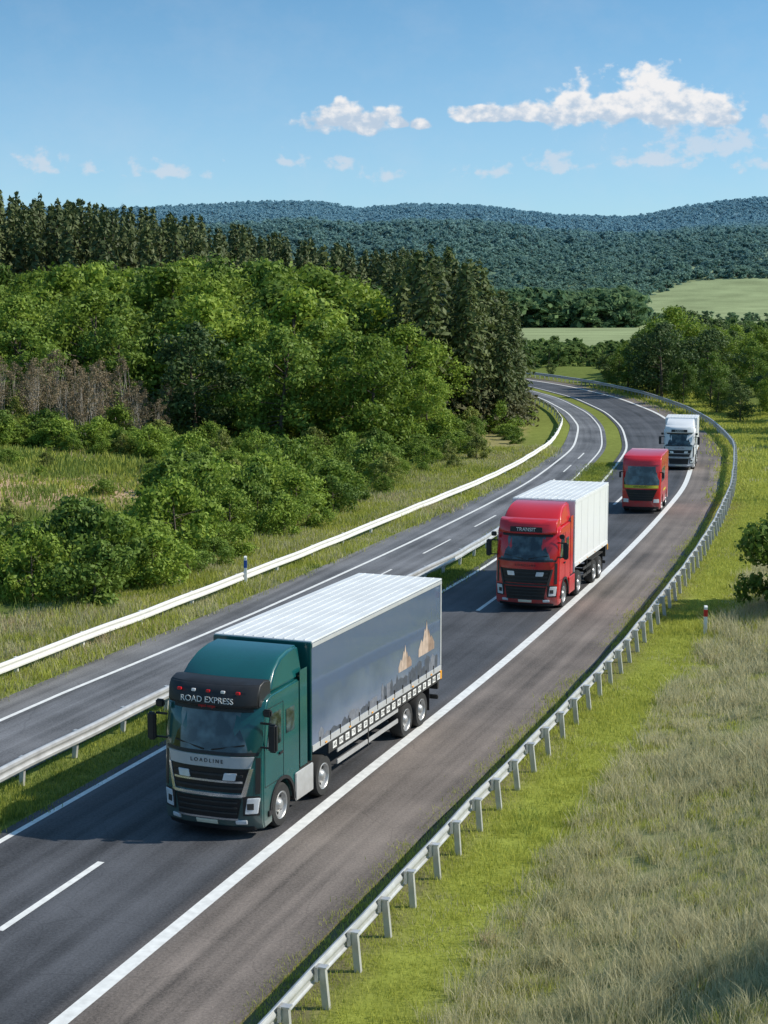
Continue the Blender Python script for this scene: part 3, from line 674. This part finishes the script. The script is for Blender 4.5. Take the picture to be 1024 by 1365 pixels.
    box(E,'chassis_frame',-.45,.45,1.2,L-.3,.75,1.05,M_frame,.01)
    box(E,'engine_tunnel',-.8,.8,.3,2.2,.5,.9,M_frame,.02)
    for wyy,r_ in wheels: box(E,'axle',-1.0,1.0,wyy-.07,wyy+.07,.43,.57,M_frame,.02)
    y0=2.86; T=1.26
    box(E,'trailer_body',-T,T,y0+.06,L,1.38,3.90,tmat,.012)
    box(E,'trailer_front',-T-.004,T+.004,y0,y0+.055,1.1,3.93,tfront or paint,.015)
    box(E,'trailer_roof',-T-.012,T+.012,y0+.058,L+.01,3.905,3.955,M_roofw,.012)
    for x in np.linspace(-1.05,1.05,9): box(E,'roof_rib',x-.02,x+.02,y0+.12,L-.06,3.957,3.972,M_roofw,.004)
    for s_ in (-1,1):
        xo=s_*T
        def tp(nm,ya,yb,z0,z1,m,ex=.014,bev=.003): box(E,nm,min(xo,xo+s_*ex),max(xo,xo+s_*ex),ya,yb,z0,z1,m,bev)
        tp('top_rail',y0+.07,L-.01,3.80,3.895,skirt if graphic else tmat,.02)
        tp('lower_rail',y0+.07,L-.01,1.30,1.46,lowm or skirt,.016)
        tp('corner_post',L-.10,L-.005,1.47,3.79,skirt if graphic else tmat,.012)
        if graphic:
            for ya in np.arange(y0+.5,L-.2,.62): tp('curtain_buckle',ya,ya+.03,1.34,1.56,M_frame,.024,.001)
            box(E,'lower_band',min(xo,xo+s_*.022),max(xo,xo+s_*.022),y0+1.0,L-.02,1.02,1.295,M_frame,.004)
            r_=(math.pi/2,0,math.pi/2) if s_>0 else (math.pi/2,0,-math.pi/2)
            yy_=y0+1.25; gl='AKRTNSELOHVMDG'; k_=0
            while yy_<L-.3:
                box(E,'letter_tile',min(xo+s_*.023,xo+s_*.03),max(xo+s_*.023,xo+s_*.03),yy_,yy_+.24,1.08,1.25,M_wp,.002)
                text(E,'tile_letter',gl[k_%14]+gl[(k_*3+1)%14],(xo+s_*.032,yy_+.12,1.165),.15,M_black,rot=r_,ext=.001); yy_+=.40; k_+=1
            rr_=random.Random(5); ya=y0+.45; q=0
            while ya<L-.5:
                w_=rr_.uniform(.10,.42); hh=rr_.uniform(.08,.32)*(1.3 if ya>L-5 else .8); pk=rr_.uniform(0,.14)
                V=[];ol=[(0,0),(w_,0),(w_,hh),(w_*.5,hh+pk),(0,hh)]; e0=.0022+.0012*(q%3)
                for ex in (.001,e0+.001):
                    for a_,c_ in ol: V.append((xo+s_*ex,ya+a_,1.475+c_))
                part(E,'printed_town',V,[(0,1,2,3,4),(9,8,7,6,5)]+[(i_,(i_+1)%5,5+(i_+1)%5,5+i_) for i_ in range(5)],M_town if rr_.random()<.55 else M_town2,smooth=False)
                ya+=w_*rr_.uniform(.7,1.2); q+=1
            # two muted clusters of gabled rooftops
            for (yc_,zb,w_,h_) in ((L-1.25,2.05,1.35,.92),(L-2.95,1.95,1.05,.68)):
                gb=[(-.30,.0,.34,.50),(.30,.0,.36,.46),(-.10,.0,.30,.78),(.12,.0,.30,.70),(.0,.0,.20,1.0)]
                for gi_,(gc,_,gw,gh) in enumerate(gb):
                    e1=.004+.0016*gi_; V=[]
                    ol=[(-.5,0),(.5,0),(.5,.45),(.18,.82),(0,1.0),(-.18,.80),(-.5,.42)]
                    for ex in (.001,e1):
                        for a_,c_ in ol: V.append((xo+s_*ex,yc_+(gc+a_*gw)*w_,zb+c_*gh*h_))
                    n7=7; part(E,'printed_gable',V,[tuple(range(n7)),tuple(range(2*n7-1,n7-1,-1))]+[(i_,(i_+1)%n7,n7+(i_+1)%n7,n7+i_) for i_ in range(n7)],M_cream if gi_%2==0 else M_cream2,smooth=False)
        else:
            for ya in np.arange(y0+1.2,L-.5,1.2): tp('panel_seam',ya,ya+.012,1.47,3.79,M_silver,.004,.0005)
        for z in (.55,.85):
            box(E,'side_guard',s_*1.18-.02,s_*1.18+.02,wheels[0][0]+.85,wheels[1][0]-.65,z,z+.12,M_silver if graphic else M_frame,.01)
        box(E,'side_guard_post',s_*1.18-.03,s_*1.18+.03,(wheels[0][0]+wheels[1][0])/2,(wheels[0][0]+wheels[1][0])/2+.06,.5,1.3,M_frame,.01)
        box(E,'mudguard',min(s_*.85,s_*1.22),max(s_*.85,s_*1.22),wheels[1][0]-.6,wheels[-1][0]+.6,1.03,1.07,M_frame,.01)
        box(E,'mudflap',min(s_*.85,s_*1.2),max(s_*.85,s_*1.2),wheels[-1][0]+.62,wheels[-1][0]+.65,.3,1.05,M_black,.005)
        for ya in np.arange(y0+.8,L-.3,1.5): box(E,'side_marker',min(xo+s_*.017,xo+s_*.035),max(xo+s_*.017,xo+s_*.035),ya,ya+.1,1.33,1.37,M_amber,.004)
        box(E,'tail_marker',min(xo,xo+s_*.04),max(xo,xo+s_*.04),L-.16,L-.03,1.06,1.30,M_amber,.006)
        box(E,'rear_lamp',s_*1.0-.18,s_*1.0+.18,L-.02,L+.03,.95,1.15,M_redl,.01)
    box(E,'rear_frame',-1.2,1.2,L-.12,L-.0,.75,1.36,M_frame,.01); box(E,'underrun_bar',-1.2,1.2,L-.1,L-.02,.45,.58,M_frame,.02)
    for s_ in (-.62,.62): box(E,'rear_door',s_-.6,s_+.6,L+.002,L+.03,1.45,3.85,tmat,.01)
    return E
semi('articulated_truck',(-3.92,35.4),21.2,12.1,M_teal,M_curt,[(3.75,.5),(9.45,.48),(10.65,.48)],True,word='ROAD EXPRESS',skirt=M_silver)
semi('articulated_truck',(5.35,61.7),19.0,9.4,M_redp,M_whitep,[(4.0,.5),(7.0,.48),(8.1,.48)],False,sign=M_redp,word='TRANSIT',grchrome=M_frame,lowm=M_whitep,skirt=M_redp,tfront=M_whitep)
semi('white_truck',(20.05,111.8),13.0,6.6,M_whitep,M_whitep,[(3.6,.5),(5.6,.48)],False,scale=.86,sign=M_whitep,word='CARGO',grchrome=M_silver,lowm=M_whitep,skirt=M_silver)
def red_bus(loc,head):
    E=empty('red_bus',(loc[0],loc[1],0),-math.radians(head),.97); W=1.08; L=5.0
    fy=pw([(.25,.08),(.45,0),(1.4,.0),(2.7,.16),(3.0,.22)]); sx=lambda x:.26*(abs(x)/W)**3; S=(fy,sx)
    def arch(wy): return [(wy+.52*math.cos(a),.42+.54*math.sin(a)) for a in np.linspace(0,math.pi,9)]
    prof=[(.08,.25),(0,.45),(0,1.4),(.16,2.7),(.20,2.95),(.34,3.15),(.6,3.25),(L-.1,3.25),(L,3.15),(L,.35)]+arch(3.9)+arch(1.35)+[(.7,.27)]
    loft(E,'body',prof,W,M_redp,sx,fall=1.0,bev=.05)
    fpanel(E,'windscreen',1.62,2.66,-1.0,1.0,M_glass,S,.014,.04,-.97,.97,nx=16,nzz=5)
    fpanel(E,'destination_strip',1.44,1.60,-.95,.95,M_yel,S,.016,.04)
    text(E,'strip_letters','CITY ROUTE 7',(0,-.02,1.52),.13,M_black)
    fpanel(E,'grille',.72,1.36,-.62,.62,M_grille,S,.018,.04,-.9,.9)
    for z in (.84,.98,1.12): fpanel(E,'slat',z,z+.03,-.66,.66,M_frame,S,.04,.04)
    fpanel(E,'bumper_lip',.26,.38,-.98,.98,M_black,S,.02,.06)
    fpanel(E,'roof_brow',2.72,2.98,-1.02,1.02,M_redp,S,.06,.14,bev=.03)
    for s_ in (-1,1):
        fpanel(E,'headlamp',.62,.82,s_*.70,s_*1.0,M_lamp,S,.03,.04,nx=4,bev=.01)
        for k_,ya in enumerate((.75,1.8)): box(E,'side_window',min(s_*W,s_*(W+.012)),max(s_*W,s_*(W+.012)),ya,ya+.9,1.75,2.5,M_glass,.004)
        box(E,'side_stripe',min(s_*W,s_*(W+.01)),max(s_*W,s_*(W+.01)),1.95,3.3,1.1,1.2,M_yel,.003)
        wheel(E,'wheel',s_*1.06,1.35,.42,.28,s_); wheel(E,'wheel',s_*1.06,3.9,.42,.28,s_)
        box(E,'mirror',s_*1.2-.06,s_*1.2+.06,.1,.2,2.0,2.35,M_black,.03); box(E,'mirror_arm',min(s_*1.02,s_*1.2),max(s_*1.02,s_*1.2),.18,.21,2.31,2.36,M_black,.01)
    box(E,'underbody',-.9,.9,.4,L-.3,.35,.6,M_frame,.02)
red_bus((14.05,89.6),14.5)

# ------------------------------------------------------------ world
w=bpy.data.worlds.new('World'); scene.world=w; w.use_nodes=True; nt=w.node_tree; L=nt.links; N=nt.nodes.new
el=math.radians(39); az=math.radians(89)
bg=nt.nodes['Background']; bg.inputs[1].default_value=.13
sky=N('ShaderNodeTexSky'); sky.sky_type='NISHITA'; sky.sun_disc=False; sky.sun_elevation=el; sky.sun_rotation=az; sky.ozone_density=1.6; sky.air_density=1.0; sky.dust_density=.6
tcn=N('ShaderNodeTexCoord'); sp=N('ShaderNodeSeparateXYZ'); L.new(tcn.outputs['Generated'],sp.inputs[0])
def ma(op,a,b_=None,c=None,clamp=False):
    q=N('ShaderNodeMath'); q.operation=op; q.use_clamp=clamp
    for i,v in enumerate((a,b_,c)):
        if v is None: continue
        if isinstance(v,(int,float)): q.inputs[i].default_value=v
        else: L.new(v,q.inputs[i])
    return q.outputs[0]
cb=N('ShaderNodeCombineXYZ'); L.new(sp.outputs[0],cb.inputs[0]); L.new(sp.outputs[1],cb.inputs[1]); L.new(ma('MULTIPLY_ADD',ma('MAXIMUM',sp.outputs[2],0),2.4,-.01),cb.inputs[2])
vn=N('ShaderNodeVectorMath'); vn.operation='NORMALIZE'; L.new(cb.outputs[0],vn.inputs[0]); L.new(vn.outputs[0],sky.inputs[0])
tint=N('ShaderNodeMix'); tint.data_type='RGBA'; tint.blend_type='MULTIPLY'; tint.inputs[0].default_value=1; tint.inputs[7].default_value=(.82,1.30,1.36,1); L.new(sky.outputs[0],tint.inputs[6])
hz=N('ShaderNodeMapRange'); hz.interpolation_type='SMOOTHSTEP'; hz.inputs[1].default_value=.0; hz.inputs[2].default_value=.20; hz.inputs[3].default_value=.60; hz.inputs[4].default_value=.05; L.new(sp.outputs[2],hz.inputs[0])
hm=N('ShaderNodeMix'); hm.data_type='RGBA'; L.new(hz.outputs[0],hm.inputs[0]); L.new(tint.outputs[2],hm.inputs[6]); hm.inputs[7].default_value=(3.5,4.6,5.7,1)
L.new(hm.outputs[2],bg.inputs[0])
yy_=ma('MAXIMUM',sp.outputs[1],.05); tx=ma('DIVIDE',sp.outputs[0],yy_); tz=ma('DIVIDE',sp.outputs[2],yy_)
reg=ma('MULTIPLY',ma('GREATER_THAN',sp.outputs[1],.2),ma('MULTIPLY',ma('LESS_THAN',ma('ABSOLUTE',tx),.42),ma('MULTIPLY',ma('LESS_THAN',tz,.21),ma('GREATER_THAN',tz,.02))))
cv=N('ShaderNodeCombineXYZ'); L.new(tx,cv.inputs[0]); L.new(ma('MULTIPLY',tz,1.3),cv.inputs[1])
def noise(sc,det,rough=.6):
    q=N('ShaderNodeTexNoise'); q.inputs['Scale'].default_value=sc; q.inputs['Detail'].default_value=det; q.inputs['Roughness'].default_value=rough; L.new(cv.outputs[0],q.inputs['Vector']); return q.outputs['Fac']
nA=noise(56,7,.52); nB=noise(14,6,.65); nC=noise(110,6,.55)
def blob(cx,cy,rx,ry):
    cx_=(cx-512)/2200; cy_=(391-cy)/2200; rx/=2200; ry/=2200
    a=ma('DIVIDE',ma('SUBTRACT',tx,cx_),rx); b_=ma('DIVIDE',ma('SUBTRACT',tz,cy_),ry)
    bneg=ma('MULTIPLY',ma('MINIMUM',b_,0),2.2); b_=ma('ADD',ma('MAXIMUM',b_,0),bneg)
    return ma('SUBTRACT',1,ma('SQRT',ma('ADD',ma('MULTIPLY',a,a),ma('MULTIPLY',b_,b_))))
def field(bl):
    o=blob(*bl[0])
    for q in bl[1:]: o=ma('MAXIMUM',o,blob(*q))
    return o
big=field([(860,152,56,60),(900,158,46,36),(815,158,50,42),(765,159,48,42),(710,163,60,22),(635,163,44,17),(945,163,44,34),(468,172,64,30),(532,174,17,11),(562,175,20,13)])
dens=ma('ADD',big,ma('MULTIPLY_ADD',nA,2.4,-1.15))
al=N('ShaderNodeMapRange'); al.interpolation_type='SMOOTHSTEP'; al.inputs[1].default_value=.02; al.inputs[2].default_value=.40; L.new(dens,al.inputs[0])
soft=field([(935,205,100,48),(1010,225,70,26),(860,222,90,20),(742,225,40,28),(62,228,38,30),(130,232,30,15),(232,238,66,22),(385,222,34,15),(455,228,36,16),(515,240,32,15),(650,235,50,14),(1015,175,28,24)])
d2=ma('ADD',soft,ma('ADD',ma('MULTIPLY_ADD',nC,3.0,-1.7),ma('MULTIPLY_ADD',nA,1.6,-.75)))
al2=N('ShaderNodeMapRange'); al2.interpolation_type='SMOOTHSTEP'; al2.inputs[1].default_value=0; al2.inputs[2].default_value=.8; al2.inputs[4].default_value=.5; L.new(d2,al2.inputs[0])
cir=N('ShaderNodeMapRange'); cir.inputs[1].default_value=.45; cir.inputs[2].default_value=.85; cir.inputs[4].default_value=.14; L.new(nB,cir.inputs[0])
hi=N('ShaderNodeMapRange'); hi.interpolation_type='SMOOTHSTEP'; hi.inputs[1].default_value=.092; hi.inputs[2].default_value=.122; L.new(ma('ADD',tz,ma('MULTIPLY_ADD',nC,.09,-.045)),hi.inputs[0])
cc=N('ShaderNodeMix'); cc.data_type='RGBA'; cc.inputs[6].default_value=(3.9,4.7,5.7,1); cc.inputs[7].default_value=(7.1,6.95,6.9,1); L.new(hi.outputs[0],cc.inputs[0])
m1=N('ShaderNodeMix'); m1.data_type='RGBA'; L.new(ma('ADD',al2.outputs[0],cir.outputs[0]),m1.inputs[0]); L.new(hm.outputs[2],m1.inputs[6]); m1.inputs[7].default_value=(5.7,5.7,6.1,1)
m2=N('ShaderNodeMix'); m2.data_type='RGBA'; L.new(ma('MULTIPLY',al.outputs[0],.94),m2.inputs[0]); L.new(m1.outputs[2],m2.inputs[6]); L.new(cc.outputs[2],m2.inputs[7])
bg2=N('ShaderNodeBackground'); bg2.inputs[1].default_value=.13; L.new(m2.outputs[2],bg2.inputs[0])
ms=N('ShaderNodeMixShader'); L.new(reg,ms.inputs[0]); L.new(bg.outputs[0],ms.inputs[1]); L.new(bg2.outputs[0],ms.inputs[2])
L.new(ms.outputs[0],nt.nodes['World Output'].inputs['Surface'])
sd=bpy.data.lights.new('sun','SUN'); sd.energy=5.0; sd.angle=math.radians(.5); sd.color=(1,.93,.81)
so=bpy.data.objects.new('sun',sd); S_=Vector((math.cos(el)*math.sin(az),math.cos(el)*math.cos(az),math.sin(el)))
so.rotation_euler=S_.to_track_quat('Z','Y').to_euler(); so.location=(30,0,40); scene.collection.objects.link(so)
cd=bpy.data.cameras.new('camera'); cd.sensor_fit='VERTICAL'; cd.sensor_height=24; cd.sensor_width=18; cd.lens=24*2200/1365; cd.clip_end=20000; cd.clip_start=.5
co=bpy.data.objects.new('camera',cd); co.location=(0,0,12); co.rotation_euler=(math.radians(90-7.573),0,0); scene.collection.objects.link(co); scene.camera=co
print('objects',len(bpy.data.objects))
